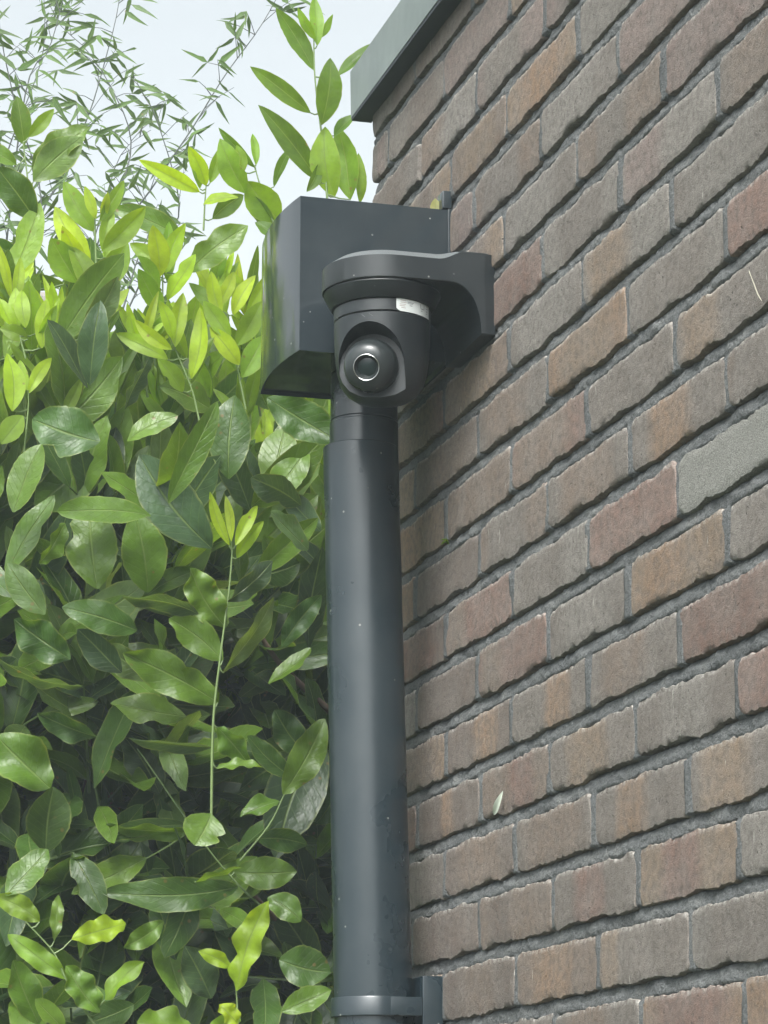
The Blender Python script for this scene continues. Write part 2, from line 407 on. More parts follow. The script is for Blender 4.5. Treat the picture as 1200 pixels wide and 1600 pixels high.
for (k, z0, js) in rows:
    keys = sorted(js)
    for a, b in zip(keys, keys[1:]):
        yb, ya = js[a], js[b]                                      # yb far end, ya near end
        if ya > YEND-.04 or yb < YBR: continue
        yb = min(yb, YEND+.0052); ya = max(ya, YBR)
        seed += 1
        lr = random.Random(seed*7+k)
        pal = PAL.get((k, a))
        if pal is None:
            pool = [G, G, GB, LG, PK, DK, TN] if k >= 11 else [G, GB, DK, RD, OR, TN, LG]
            pal = (lr.choice(pool), lr.choice(pool), lr.uniform(.2, .8), lr.uniform(.15, .5))
        sh = (1 + lr.uniform(-.10, .08))*0.86
        pal = (tuple(c*sh for c in pal[0]), tuple(c*sh for c in pal[1]), pal[2], pal[3])
        g = 0.0042
        if (k, a) == (15, .5): pass
        zt = z0 + CP - 2*HJ + 0.0005
        me = brick_mesh(ya+g, yb-g, z0, zt + lr.uniform(-.0015, .0012), seed, pal, 1.0 if (k, a) == (6, 3) else 0.0)
        link('brick', me, BRICK, wall)
    for i in keys: vj.append((k, js[i]))
# mortar: one rough bed behind the bricks, fuller in the upright joints, undercut below each course
zs = []
for (k, z0, js) in rows:
    zt = z0 + CP - 2*HJ
    for t, d in ((0.0, .0030), (0.05, .0044), (0.25, .0050), (.5, .0056), (0.75, .0046), (.95, 0.0030)):
        zs.append((z0 + t*(zt-z0), 0, d, k))
    for t, d in ((0.06, .0024), (.18, .0020), (0.32, .0022), (0.46, .0027), (.58, .0034), (.70, .0040), (.82, .0050), (0.94, .0064)):
        zs.append((zt + t*2*HJ, 1, d, k))
ys = list(np.arange(YBR, YEND+.001, 0.0032))
jd = {}
for k, y in vj: jd.setdefault(k, []).append(y)
V, F = [], []
for (z, bed, d, k) in zs:
    for y in ys:
        if bed: x = d + 0.0026*noise.noise(Vector((y*28, z*40, 3))) + 0.0016*noise.noise(Vector((y*110, z*150, 7))) + 0.0013*noise.noise(Vector((y*290, z*330, 9)))
        else:
            near = min((abs(y-q) for q in jd[k]), default=1)
            x = 0.0003 + 0.0012*noise.noise(Vector((y*60, z*45, 31))) if near < .009 else 0.010
            if k == 15 and abs(y-2.915) < .028: x = 0.004
        V.append((WX + max(x, -.0002), y, z))
n = len(ys)
for j in range(len(zs)-1):
    for i in range(n-1): F.append((j*n+i, (j+1)*n+i, (j+1)*n+i+1, j*n+i+1))
mo = mesh('mortar', V, F, MORTAR, wall, deg=0)
for p in mo.data.polygons: p.use_smooth = True
ztop = zs[-1][0]; zbot = zs[0][0]
# the solid wall behind, and its run past the camera
box('wall_core', WX+.014, WX+.30, YBR, YEND-.001, 0.0, ztop-.001, MORTAR, wall)
box('wall_foot', WX+.002, WX+.0135, YBR, YEND-.001, 0.0, zbot-.001, FARBRICK, wall)
box('wall_run', WX+.003, WX+.30, -6.0, YBR-.001, 0.0, 2.862, FARBRICK, wall)

# ------------------------------------------------------------------ roof edge trim
trim = empty('roof_trim', (WX, 3.1, 2.85)); tag(trim, 'grey metal roof edge trim along the top of the brick wall', 'trim')
tx = WX-.022
prof = [(tx, 2.8195), (tx-.0005, 2.8790), (tx+.004, 2.8835), (tx+.05, 2.8835), (tx+.05, 2.8800), (tx+.005, 2.8795), (tx+.0035, 2.8770), (tx+.0035, 2.823), (tx+.012, 2.822), (tx+.012, 2.8195)]
V, F = [], []; m = len(prof)
yst = [-6.0, 0.5, 1.2, 1.8, 2.2, 2.5, 2.8, 3.0, YEND+.022]
for y in yst:
    for i, (x, z) in enumerate(prof):
        w = 0.0012*noise.noise(Vector((y*3, z*20, 2)))
        V.append((x+w*(i < 2), y + (0 if y < 3.1 else -(x-tx)*0), z))
for j in range(len(yst)-1):
    for i in range(m):
        l = (i+1) % m; F.append((j*m+i, j*m+l, (j+1)*m+l, (j+1)*m+i))
F.append(tuple(range(m))); F.append(tuple((len(yst)-1)*m+i for i in range(m))[::-1])
mesh('fascia', V, F, TRIM, trim, deg=30)
box('end_return', tx+.001, WX+.30, YEND+.0182, YEND+.0217, 2.8197, 2.8786, TRIM, trim, 0.0006)
box('joint_cover', tx-.0022, tx-.0008, 1.55, 1.60, 2.8190, 2.8800, TRIM, trim, 0.0004)
EDGE = m_simple('dark_membrane_and_shade', (0.022, 0.028, 0.034), 0.8)
box('soffit_shade_strip', tx+.0008, WX+.004, -5.9, YEND+.0205, 2.8150, 2.8192, EDGE, trim, 0.0008)  # dark strip added to deepen the shade under the trim
box('membrane', tx+.0125, WX+.28, -5.9, YEND+.010, 2.8215, 2.8765, EDGE, trim, 0.001)

# ------------------------------------------------------------------ rain hopper on the downpipe
HX0, HX1, HY0, HY1, HZ0, HZ1 = 0.7000, 0.8640, 2.797, 2.973, 2.4178, 2.5890
hop = empty('rain_hopper', (0.785, 2.885, HZ0)); tag(hop, 'anthracite plastic rainwater hopper box on top of the downpipe', 'hopper')
def plan(off, n=14):
    pts = [(HX1-off*.0, HY0+off)]
    for i in range(n+1):
        t = i/n; y = HY0+off+(HY1-HY0-2*off)*t
        bow = 0.0085*math.sin(math.pi*t)**0.85 if 0 < t < 1 else 0
        pts.append((HX0+off-bow, y))
    pts.append((HX1, HY1-off)); return pts
po, pi_ = plan(0), plan(.0028)
V, F = [], []; n = len(po)
for (pts, z) in ((po, HZ0), (po, HZ0+.001), (po, HZ1-.001), (po, HZ1), (pi_, HZ1), (pi_, HZ0+.006)):
    V += [(x, y, z) for x, y in pts]
for r in range(5):
    for i in range(n-1): F.append((r*n+i, r*n+i+1, (r+1)*n+i+1, (r+1)*n+i))
mesh('shell', V, F, HOPPER, hop, deg=20)
pb = plan(.0030)
V = [(x, y, HZ0+.0035) for x, y in pb]+[(x, y, HZ0+.0058) for x, y in pb]
F = [tuple(range(n)), tuple(range(n, 2*n))[::-1]]+[(i, i+n, (i+1) % n+n, (i+1) % n) for i in range(n)]
mesh('base', V, F, HOPPER, hop, deg=20)
box('back_panel', HX1+.0004, WX+.002, HY0+.0004, HY1-.0004, HZ0+.0004, HZ1+.002, HOPPER, hop, 0.0008)
box('fixing_tab', HX1-.0055, WX+.0015, HY0+.0008, HY0+.022, HZ1+.0025, HZ1+.0225, HOPPER, hop, 0.0015)
DRY = m_simple('dried_leaf', (0.42, 0.40, 0.18), 0.8)
PX, PY, PR = 0.7912, 2.884, 0.0406
lathe('outlet', (PX+.0035, PY, 0), [(.0365, HZ0+.0030), (.0365, 2.3700), (.0352, 2.3690), (.0352, 2.3672), (.0372, 2.3660), (.0372, 2.3300), (.0340, 2.3300)], PIPE, hop)

# ------------------------------------------------------------------ downpipe and clip
ptop = 2.3395
TX, TY = 0.0175, 0.0                                             # the pipe leans in slightly towards its foot
dp = empty('downpipe', (PX, PY, 0)); tag(dp, 'dark grey round plastic downpipe below the hopper', 'downpipe')
def pcen(z): return (PX + (ptop-z)/0.61*TX*0.9, PY, z)
V, F = [], []; N = 72
prof = [(PR-.0028, ptop-.05), (PR-.0028, ptop-.0008), (PR-.0018, ptop), (PR-.0006, ptop), (PR, ptop-.0008)]
prof += [(PR + 0.00025*math.sin(i*2.1), ptop-.0008-(ptop-1.50)*i/24) for i in range(1, 25)] + [(PR-.0028, 1.4985)]
for (r, z) in prof:
    c = pcen(z)
    for k in range(N):
        a = 2*math.pi*k/N; V.append((c[0]+r*math.cos(a), c[1]+r*math.sin(a), z))
for i in range(len(prof)-1):
    for k in range(N):
        l = (k+1) % N; F.append((i*N+k, i*N+l, (i+1)*N+l, (i+1)*N+k))
mesh('pipe', V, F, PIPE, dp, deg=32)
c = pcen(1.5)
lathe('lower_pipe', (c[0]+.004, PY, 0), [(.0385, 1.497), (.0385, .06), (.036, .06)], PIPE, dp)
clip = empty('pipe_clip', (WX-.02, PY, 1.742)); tag(clip, 'dark plastic pipe clip holding the downpipe to the wall at the bottom', 'clip')
c = pcen(1.742)
lathe('band', (c[0], c[1], 0), [(PR+.0007, 1.7325), (PR+.0030, 1.7325), (PR+.0036, 1.7333), (PR+.0036, 1.7512), (PR+.0030, 1.7522), (PR+.0007, 1.7522)], PIPE, clip, close=True)
box('strap', c[0]+.006, WX-.0212, PY-PR-.0034, PY-PR+.010, 1.7330, 1.7517, PIPE, clip, 0.0012)
box('wall_block', WX-.0210, WX+.001, PY-PR-.0036, PY-.004, 1.7180, 1.7735, PIPE, clip, 0.0016)

# ------------------------------------------------------------------ security camera on its wall bracket
CX, CY, AR = 0.7665, 2.7125, 0.0622
AZB, AZC, AZT, WT = 2.4575, 2.4815, 2.4905, 0.0
sc_ = empty('security_camera', (WX, CY, 2.40)); tag(sc_, 'black turret security camera hanging from a rounded wall bracket', 'camera')
def zb(x):                                                        # underside: flat arm, fillet, wall plate
    x0, x1 = 0.8200, 0.8540
    if x <= x0: return AZB
    if x >= x1: return 2.4050
    t = (x-x0)/(x1-x0)
    return AZB - (AZB-2.4050)*(1-math.sqrt(max(0, 1-t**2.3)))**1.0
xs = [CX-AR*math.cos(math.pi/2*i/22) for i in range(0, 23)] + [CX+.01, .79, .80, .81, .8155, .82, .825, .83, .835, .84, .844, .847, .85, .8522, .8536, .854, .8545, .857, .860, WX-.0012, WX+.0015]
V, F = [], []; per = 8
for x in xs:
    w = math.sqrt(max(0, AR*AR-(x-CX)**2)) if x < CX else AR
    if x > WX-.003: w -= 0.0016
    flare = min(1, max(0, (x-.810)/.026)); flare = flare*flare*(3-2*flare)
    ch = 0.012*(1-flare) + .0012
    zc = AZC + (AZT-AZC+.001)*flare*0.93; zt = AZT + .0015*flare
    if x > WX-.003: zt -= .0012
    b = zb(x); wb = w - 0.0012
    inx = 0
    xc, wi = (CX-(AR-ch)*(CX-x)/AR, w*(AR-ch)/AR) if x < CX else (x, max(0, w-ch))   # the top edge draws back at the round end
    V += [(x, CY-wb, b), (x, CY-w, b+.0012), (x, CY-w, zc), (xc, CY-wi, zt), (xc, CY+wi, zt), (x, CY+w, zc), (x, CY+w, b+.0012), (x, CY+wb, b)]
for i in range(len(xs)-1):
    for k in range(per):
        l = (k+1) % per; F.append((i*per+k, i*per+l, (i+1)*per+l, (i+1)*per+k))
F.append(tuple(range(per))[::-1]); F.append(tuple((len(xs)-1)*per+k for k in range(per)))
br = mesh('bracket', V, F, CAMP, sc_, deg=28)
br.data.materials.append(CAMT)
for i in range(len(xs)-1):
    for k in (2, 3, 4):
        if xs[i] < .83: br.data.polygons[i*per+k].material_index = 1
bm = bmesh.new(); bm.from_mesh(br.data); bmesh.ops.remove_doubles(bm, verts=bm.verts, dist=1e-6)
bmesh.ops.recalc_face_normals(bm, faces=bm.faces); bm.to_mesh(br.data); bm.free()
lathe('mount_ring', (CX, CY, 0), [(.030, AZB+.002), (.0600, AZB-.0003), (.0606, AZB-.002), (.0535, 2.4415), (.0520, 2.4400), (.030, 2.4402)], CAMP, sc_, n=96)
lathe('base_ring', (CX, CY, 0), [(.030, 2.4399), (.0488, 2.4398), (.0499, 2.4388), (.0499, 2.4272), (.0492, 2.4266), (.030, 2.4266)], CAMP, sc_, n=96)
# body: a cup with an arched mouth for the swivelling eye
LA, LE = R(27), R(-19)
ldir = Vector((-math.sin(LA)*math.cos(LE), -math.cos(LA)*math.cos(LE), math.sin(LE)))
BC = Vector((0.7496, 2.6935, 2.3750))
v, f = lathe_vf((CX, CY, 0), [(.0001, 2.4262), (.0480, 2.4262), (.0497, 2.4250), (.0493, 2.405), (.0480, 2.385), (.0460, 2.372), (.0425, 2.360), (.0360, 2.3505), (.0270, 2.3445), (.0150, 2.3412), (.0001, 2.3405)], 96)
me = bpy.data.meshes.new('housing'); me.from_pydata(v, [], f); me.update()
bm = bmesh.new(); bm.from_mesh(me); bmesh.ops.remove_doubles(bm, verts=bm.verts, dist=2e-4)
bmesh.ops.recalc_face_normals(bm, faces=bm.faces); bm.to_mesh(me); bm.free()
tmp = bpy.data.objects.new('tmp_body', me); COL.objects.link(tmp)
hd = Vector((ldir.x, ldir.y, 0)).normalized(); side = Vector((0, 0, 1)).cross(hd).normalized()
cv, cf = [], []; n = 64
for s, fl in ((-0.004, 1.0), (0.05, 1.28)):
    for k in range(n):
        a = 2*math.pi*k/n; ca, sa = math.cos(a), math.sin(a)
        wid = 0.0335*fl*(1.0 if sa > 0 else 1.0 + 0.55*(-sa)**1.5)
        cv.append(BC + hd*s + side*ca*wid + Vector((0, 0, 1))*sa*0.0350*(fl if sa > 0 else 1.6))
for k in range(n):
    l = (k+1) % n; cf.append((k, l, n+l, n+k))
cf.append(tuple(range(n))[::-1]); cf.append(tuple(range(n, 2*n)))
mc = bpy.data.meshes.new('cutter'); mc.from_pydata([tuple(p) for p in cv], [], cf); mc.update()
bm = bmesh.new(); bm.from_mesh(mc); bmesh.ops.recalc_face_normals(bm, faces=bm.faces); bm.to_mesh(mc); bm.free()
cut = bpy.data.objects.new('tmp_cut', mc); COL.objects.link(cut)
bo = tmp.modifiers.new('b', 'BOOLEAN'); bo.operation = 'DIFFERENCE'; bo.object = cut; bo.solver = 'EXACT'
dg = bpy.context.evaluated_depsgraph_get(); body = bpy.data.meshes.new_from_object(tmp.evaluated_get(dg))
bpy.data.objects.remove(tmp); bpy.data.objects.remove(cut)
body.name = 'housing'; body.materials.clear(); smooth_by_angle(body, 35)
link('housing', body, CAMP, sc_)
q = ldir.to_track_quat('Z', 'Y').to_matrix()
def along(name, prof, mat, parent, n=72, deg=30):
    v, f = lathe_vf((0, 0, 0), prof, n); v = [tuple(BC + q@Vector(p)) for p in v]
    return mesh(name, v, f, mat, parent, deg)
er = 0.0280
pr = [(er*math.sin(R(a)), er*math.cos(R(a))) for a in range(178, 58, -6)]
pr += [(er*math.sin(R(60))-.0004, er*math.cos(R(60))+.0002)]
eye = along('eye', pr, BALL, sc_)
along('front_cap', [(er*math.sin(R(59)), er*math.cos(R(59))+.0002), (.0250, .0162), (.0236, .0196), (.0200, .0232), (.0150, .0252), (.0132, .0256)], BALL, eye)
RING = m_simple('polished_ring', (0.75, 0.75, 0.74), 0.18, 1.0)
along('lens_ring', [(.0134, .0254), (.0134, .0263), (.0131, .0265), (.0127, .0262), (.0127, .0245)], RING, eye)
DARK = m_simple('lens_well_black', (0.012, 0.016, 0.016), 0.55, 0.0, 0.2)
GLS = NT('lens_glass'); GLS.set(Base_Color=(0.012, 0.02, 0.02, 1), Roughness=0.05); GLS.b.inputs['Specular IOR Level'].default_value = 0.35
along('lens_glass', [(.0126, .0248), (.0112, .0236), (.0098, .0220), (.0095, .0216)], DARK, eye)
along('lens', [(.0094, .0215), (.0080, .0220), (.0055, .0228), (.0028, .0233), (.0001, .0235)], GLS.m, eye)
# printed label on the base ring
LBL = m_simple('white_label', (0.50, 0.53, 0.52), 0.45); INK = m_simple('grey_ink', (0.13, 0.135, 0.14), 0.6); BRN = m_simple('brown_ink', (0.28, 0.22, 0.20), 0.6)
def patch(name, a0, a1, z0, z1, rad, mat, parent, n=14, cut=0.0):
    v, f = [], []
    for i in range(n+1):
        t = i/n; a = R(a0+(a1-a0)*t)
        lo = z0 + max(0, cut*(1-t/.07)) if cut else z0
        for z in (lo, z1): v.append((CX+rad*math.sin(a), CY-rad*math.cos(a), z))
    f = [(2*i, 2*i+2, 2*i+3, 2*i+1) for i in range(n)]
    return mesh(name, v, f, mat, parent, 0)
lb = patch('label_sticker', 1, 56, 2.4262, 2.4397, .05015, LBL, sc_, 24, .003)
for (a0, a1, z0, z1, mt) in [(-1, 6, 2.4375, 2.4379, BRN), (-1, 7, 2.4355, 2.4359, BRN), (-2, 6, 2.4335, 2.4338, BRN), (-2, 5, 2.4318, 2.4322, BRN), (0, 6, 2.4298, 2.4302, BRN),
                             (8, 17, 2.4363, 2.4367, INK), (8, 16, 2.4350, 2.4353, INK), (11, 15, 2.4330, 2.4335, INK),
                             (28, 29, 2.4335, 2.4378, INK), (29.5, 34.5, 2.4330, 2.4336, INK), (35, 36, 2.4333, 2.4385, INK), (29, 32, 2.4308, 2.4312, INK),
                             (40, 44, 2.4380, 2.4385, INK), (39.5, 45, 2.4355, 2.4360, INK), (40, 44, 2.4325, 2.4330, INK), (40, 43, 2.4300, 2.4304, INK)]:
    patch('print', a0+7, a1+7, z0-.0001, z1+.0002, .05027, mt, lb, 3)
def stroke(a0, z0, a1, z1):
    v = []
    for a, z in ((a0, z0), (a0+1.2, z0), (a1+1.2, z1), (a1, z1)):
        a = R(a); v.append((CX+.0499*math.sin(a), CY-.0499*math.cos(a), z))
    return mesh('raised_mark', v, [(0, 1, 2, 3)], CAMT, sc_, 0)
for s in ((-32, 2.4232, -27, 2.4200), (-41, 2.4228, -37, 2.4200), (-36.5, 2.4200, -33.5, 2.4200)): stroke(*s)

# ------------------------------------------------------------------ leaves
def leaf_geo(L, W, rng, kind='old', nl=9, nw=4):
    """blade along +X, upper side +Z: wavy margin, folded along the rib, bent along its length"""
    fold = rng.uniform(.10, .42) if kind == 'old' else rng.uniform(.15, .5)
    curl = rng.uniform(-.05, .30); bend = rng.uniform(-.06, .06)
    wave = rng.uniform(.02, .10) if kind == 'old' else rng.uniform(.0, .04)
    if kind == 'rumpled': wave = rng.uniform(.10, .18); curl = rng.uniform(.0, .35)
    if kind == 'crinkled': wave = rng.uniform(.16, .24); curl = rng.uniform(.15, .45)
    fr = rng.uniform(1.3, 3.0); ph = rng.uniform(0, 6.28); twist = rng.uniform(-.5, .5)
    chew = rng.random() < (.22 if kind != 'young' else .06); ct, cs = rng.uniform(.35, .95), rng.choice((-1, 1))
    V, UV = [], []
    for i in range(nl+1):
        t = i/nl; t = t**0.92
        if kind == 'young': w = (math.sin(math.pi*t**0.95))**0.75 if 0 < t < 1 else 0
        elif kind == 'bamboo': w = (t*8 if t < .09 else 1)*(1-t)**0.75 if t < 1 else 0; w = min(w, .9)
        else: w = (math.sin(math.pi*min(1, t**1.06)))**0.66 if 0 < t < 1 else 0
        w = max(w, 0.05 if i == 0 else 0.02)
        zc = -curl*t*t*L + 0.02*L*math.sin(t*5+ph); yc = bend*math.sin(math.pi*t)*L
        for j in range(nw+1):
            v = -1+2*j/nw; ww = w
            if chew and (v*cs) > .5 and abs(t-ct) < .13: ww = w*(0.62+2.5*abs(t-ct))
            e = 1 + 0.028*rng.uniform(-1, 1)*(abs(v) == 1)*(kind != 'bamboo')
            y = v*W/2*ww*e*math.cos(fold*0.8); z = abs(v)*W/2*ww*math.sin(fold)
            z += wave*W*math.sin(fr*6.28*t+ph+(1.6 if v > 0 else 0))*abs(v)**1.5*(w > .1)
            tw = twist*(t-.4); y, z = y*math.cos(tw)-z*math.sin(tw), y*math.sin(tw)+z*math.cos(tw)
            V.append((t*L, y+yc, z+zc)); UV.append((t, v))
    F = [(i*(nw+1)+j, (i+1)*(nw+1)+j, (i+1)*(nw+1)+j+1, i*(nw+1)+j+1) for i in range(nl) for j in range(nw)]
    return np.array(V), F, UV
def frame(base, d, n):
    x = np.array(d, float); x /= np.linalg.norm(x)
    z = np.array(n, float); z -= x*(z@x); z /= np.linalg.norm(z)+1e-9
    y = np.cross(z, x); return np.array([x, y, z]), np.array(base, float)
def leaf_mesh(name, geos, local=False):
    V, F, UV, T = [], [], [], []
    for (v, f, uv, tone) in geos:
        o = len(V); V += [tuple(p) for p in v]; F += [tuple(i+o for i in q) for q in f]; UV += uv; T += [tone]*len(v)
    me = bpy.data.meshes.new(name); me.from_pydata(V, [], F); me.update()
    at = me.attributes.new('tone', 'FLOAT_COLOR', 'POINT'); at.data.foreach_set('color', np.array([(*t, 1) for t in T], 'f').ravel())
    ul = me.uv_layers.new(name='leaf'); vi = np.empty(len(me.loops), 'i'); me.loops.foreach_get('vertex_index', vi)
    ul.data.foreach_set('uv', np.array(UV, 'f')[vi].ravel())
    me.polygons.foreach_set('use_smooth', [True]*len(me.polygons))
    return me
YEL = (0.310, 0.440, 0.022); YG = (0.180, 0.300, 0.024); MG = (0.100, 0.182, 0.018); DG = (0.050, 0.104, 0.017); BG = (0.050, 0.092, 0.036); PG = (0.105, 0.170, 0.045)
hedge = empty('laurel_hedge', (0.8, 3.7, 0)); tag(hedge, 'glossy green laurel hedge with yellow green new shoots beside the downpipe', 'hedge')
# shoots read off the photograph: (stem pixels, depth, stem radius mm, [(base, tip, width px, tone, kind, facing)])
SH = [
 ([(512, 320), (506, 240), (500, 190), (492, 120), (490, 45)], 3.38, 2.4, [
   (490, 110, 430, 15, 34, MG, 'young', 0), (495, 72, 497, -14, 25, YG, 'young', 0), (492, 62, 461, 15, 15, YG, 'young', .5), (497, 60, 521, 22, 12, YG, 'young', .6),
   (528, 120, 589, 67, 24, MG, 'young', .3), (485, 176, 391, 109, 30, MG, 'young', .2), (503, 195, 519, 90, 44, MG, 'young', 0), (497, 282, 410, 168, 40, MG, 'young', .1),
   (522, 212, 551, 176, 22, MG, 'young', .3), (522, 308, 506, 196, 52, YG, 'young', 0), (548, 312, 528, 198, 46, YG, 'young', .2), (562, 318, 566, 238, 22, YG, 'young', .3),
   (500, 255, 478, 300, 20, MG, 'young', .4)]),
 ([(432, 372), (426, 345), (405, 285), (398, 258)], 3.42, 2.0, [
   (398, 262, 339, 204, 18, MG, 'young', .3), (400, 258, 402, 202, 16, YG, 'young', .2), (428, 292, 456, 227, 18, MG, 'young', .2), (436, 345, 386, 284, 56, YG, 'young', 0),
   (430, 356, 389, 306, 30, PG, 'young', .3), (384, 302, 343, 220, 44, YG, 'young', 0), (380, 270, 372, 225, 18, YG, 'young', .4), (432, 372, 400, 345, 24, MG, 'young', .4)]),
 ([(318, 360), (320, 318), (322, 290)], 3.5, 2.0, [
   (312, 300, 227, 251, 30, YEL, 'young', .1), (322, 290, 295, 229, 28, YEL, 'young', 0), (328, 286, 347, 228, 22, YG, 'young', .2), (332, 342, 386, 304, 32, MG, 'young', .2),
   (318, 320, 368, 300, 20, YEL, 'young', .4), (312, 295, 300, 250, 16, YG, 'young', .3)]),
 ([(150, 490), (150, 420), (148, 335)], 3.36, 2.6, [
   (146, 362, 101, 281, 40, YG, 'young', 0), (150, 342, 132, 290, 18, YEL, 'young', .2), (155, 346, 200, 281, 24, YG, 'young', .3), (140, 412, 88, 318, 42, YEL, 'young', 0),
   (160, 392, 227, 324, 40, YG, 'young', .1), (122, 442, 80, 372, 50, YG, 'young', 0), (136, 432, 98, 352, 34, YEL, 'young', .2), (165, 402, 176, 318, 26, YG, 'young', .1),
   (150, 455, 205, 375, 46, YG, 'young', .1), (145, 470, 118, 380, 44, YG, 'young', .2), (160, 345, 168, 300, 16, YEL, 'young', .3)]),
 ([(252, 510), (254, 460), (254, 425)], 3.40, 2.2, [
   (250, 432, 240, 352, 38, YEL, 'young', 0), (258, 427, 292, 348, 30, YEL, 'young', .1), (246, 412, 204, 378, 26, YG, 'young', .2), (262, 440, 268, 344, 30, YG, 'young', .2),
   (250, 450, 212, 400, 30, YG, 'young', .2), (292, 378, 184, 318, 46, MG, 'old', .2), (294, 426, 381, 347, 62, MG, 'old', 0), (262, 470, 300, 395, 34, YEL, 'young', .2),
   (255, 490, 215, 420, 34, YG, 'young', .1)]),
 ([(62, 500), (54, 420), (50, 340), (36, 222)], 3.5, 2.6, [
   (38, 226, 27, 149, 36, MG, 'young', 0), (45, 214, 84, 170, 24, YG, 'young', .1), (50, 262, 132, 192, 58, MG, 'old', .1), (52, 284, 128, 214, 62, MG, 'old', 0),
   (54, 342, -4, 262, 62, DG, 'old', 0), (26, 258, -30, 222, 34, MG, 'old', .2), (46, 418, -30, 374, 36, DG, 'old', .2), (56, 430, 22, 418, 20, MG, 'old', .6),
   (100, 444, 20, 432, 30, MG, 'old', .2)]),
 ([(40, 560), (32, 530), (28, 512)], 3.36, 1.8, [
   (27, 514, 21, 446, 26, YEL, 'young', 0), (40, 512, 34, 448, 26, YEL, 'young', .1), (65, 544, 73, 466, 28, YEL, 'young', 0), (18, 508, -2, 464, 24, YEL, 'young', .1),
   (44, 530, 0, 512, 26, YG, 'young', .2), (60, 520, 90, 478, 20, YG, 'young', .3)]),
 ([(36, 720), (44, 640), (44, 610)], 3.30, 1.8, [
   (20, 642, 14, 548, 40, YEL, 'young', 0), (43, 610, 31, 560, 20, YEL, 'young', 0), (45, 614, 85, 552, 22, YEL, 'young', .2), (36, 650, 0, 690, 40, YG, 'young', .2)]),
 ([(312, 660), (300, 610), (280, 560), (262, 520)], 3.34, 2.0, [
   (262, 562, 184, 515, 32, YEL, 'young', .1), (268, 546, 212, 500, 24, YEL, 'young', .2), (274, 542, 286, 458, 30, YEL, 'young', 0), (300, 592, 311, 478, 32, YEL, 'young', .1),
   (286, 612, 248, 560, 32, YG, 'young', .1), (292, 560, 262, 470, 28, YG, 'young', .2), (300, 600, 330, 520, 28, YG, 'young', .2), (270, 530, 250, 470, 24, YEL, 'young', .1)]),
 ([(384, 640), (368, 560), (354, 490)], 3.38, 2.0, [
   (346, 492, 330, 424, 26, YEL, 'young', .1), (354, 490, 350, 418, 24, YEL, 'young', 0), (364, 492, 396, 428, 28, YEL, 'young', 0), (358, 502, 300, 438, 30, YG, 'young', .2),
   (370, 540, 410, 470, 36, YG, 'young', .1), (360, 530, 318, 470, 32, YG, 'young', .1), (374, 570, 330, 510, 34, YEL, 'young', .1), (378, 590, 420, 520, 40, YG, 'young', .1),
   (340, 480, 372, 420, 22, YEL, 'young', .2)]),
 ([(330, 1285), (333, 1130), (345, 1020), (358, 920), (363, 858)], 3.24, 2.6, [
   (358, 852, 328, 768, 20, YEL, 'young', .1), (368, 852, 408, 784, 24, YEL, 'young', 0), (370, 872, 412, 814, 26, YEL, 'young', 0), (362, 846, 350, 774, 16, YEL, 'young', .2),
   (340, 1098, 208, 1022, 76, MG, 'old', .1), (348, 1032, 264, 966, 62, MG, 'old', 0), (350, 1052, 431, 934, 36, PG, 'old', .5), (332, 1166, 204, 1166, 24, BG, 'old', .8),
   (340, 1136, 386, 1194, 48, MG, 'old', .3), (330, 1272, 304, 1322, 78, MG, 'old', .2), (338, 1200, 412, 1200, 26, MG, 'old', .6), (352, 980, 300, 890, 66, MG, 'old', .1), (356, 940, 432, 880, 40, BG, 'old', .4)]),
 ([(372, 1610), (370, 1560), (368, 1540)], 3.14, 1.8, [
   (370, 1548, 412, 1408, 52, YEL, 'crinkled', 0), (362, 1512, 318, 1488, 26, YEL, 'crinkled', .2), (372, 1600, 345, 1570, 34, YEL, 'crinkled', .2), (376, 1590, 330, 1610, 30, YG, 'crinkled', .2)]),
 ([(160, 1620), (108, 1540), (85, 1490), (40, 1440)], 3.2, 2.2, [
   (112, 1468, 202, 1434, 44, YEL, 'crinkled', .1), (106, 1530, 18, 1458, 38, YG, 'crinkled', .1), (156, 1582, 108, 1508, 54, MG, 'crinkled', 0), (164, 1562, 218, 1498, 36, YG, 'crinkled', .2),
   (62, 1440, -6, 1398, 40, YG, 'crinkled', .1), (85, 1470, 100, 1396, 20, MG, 'crinkled', .4)]),
 ([(420, 1425), (380, 1390), (320, 1320), (215, 1170)], 3.36, 2.2, [
   (372, 1386, 194, 1386, 64, DG, 'old', 0), (366, 1362, 461, 1360, 60, MG, 'old', .1), (382, 1442, 244, 1436, 44, MG, 'old', .1), (228, 1342, 118, 1386, 60, MG, 'old', .1),
   (300, 1300, 170, 1300, 30, MG, 'old', .6), (290, 1290, 160, 1310, 34, DG, 'old', .3)]),
 ([(375, 1345), (420, 1290), (445, 1240), (470, 1190)], 3.30, 2.0, [
   (442, 1240, 508, 1132, 62, MG, 'old', .1), (436, 1252, 380, 1264, 40, MG, 'old', .2), (400, 1310, 480, 1320, 44, DG, 'old', .3), (455, 1215, 395, 1150, 40, DG, 'old', .3)]),
]
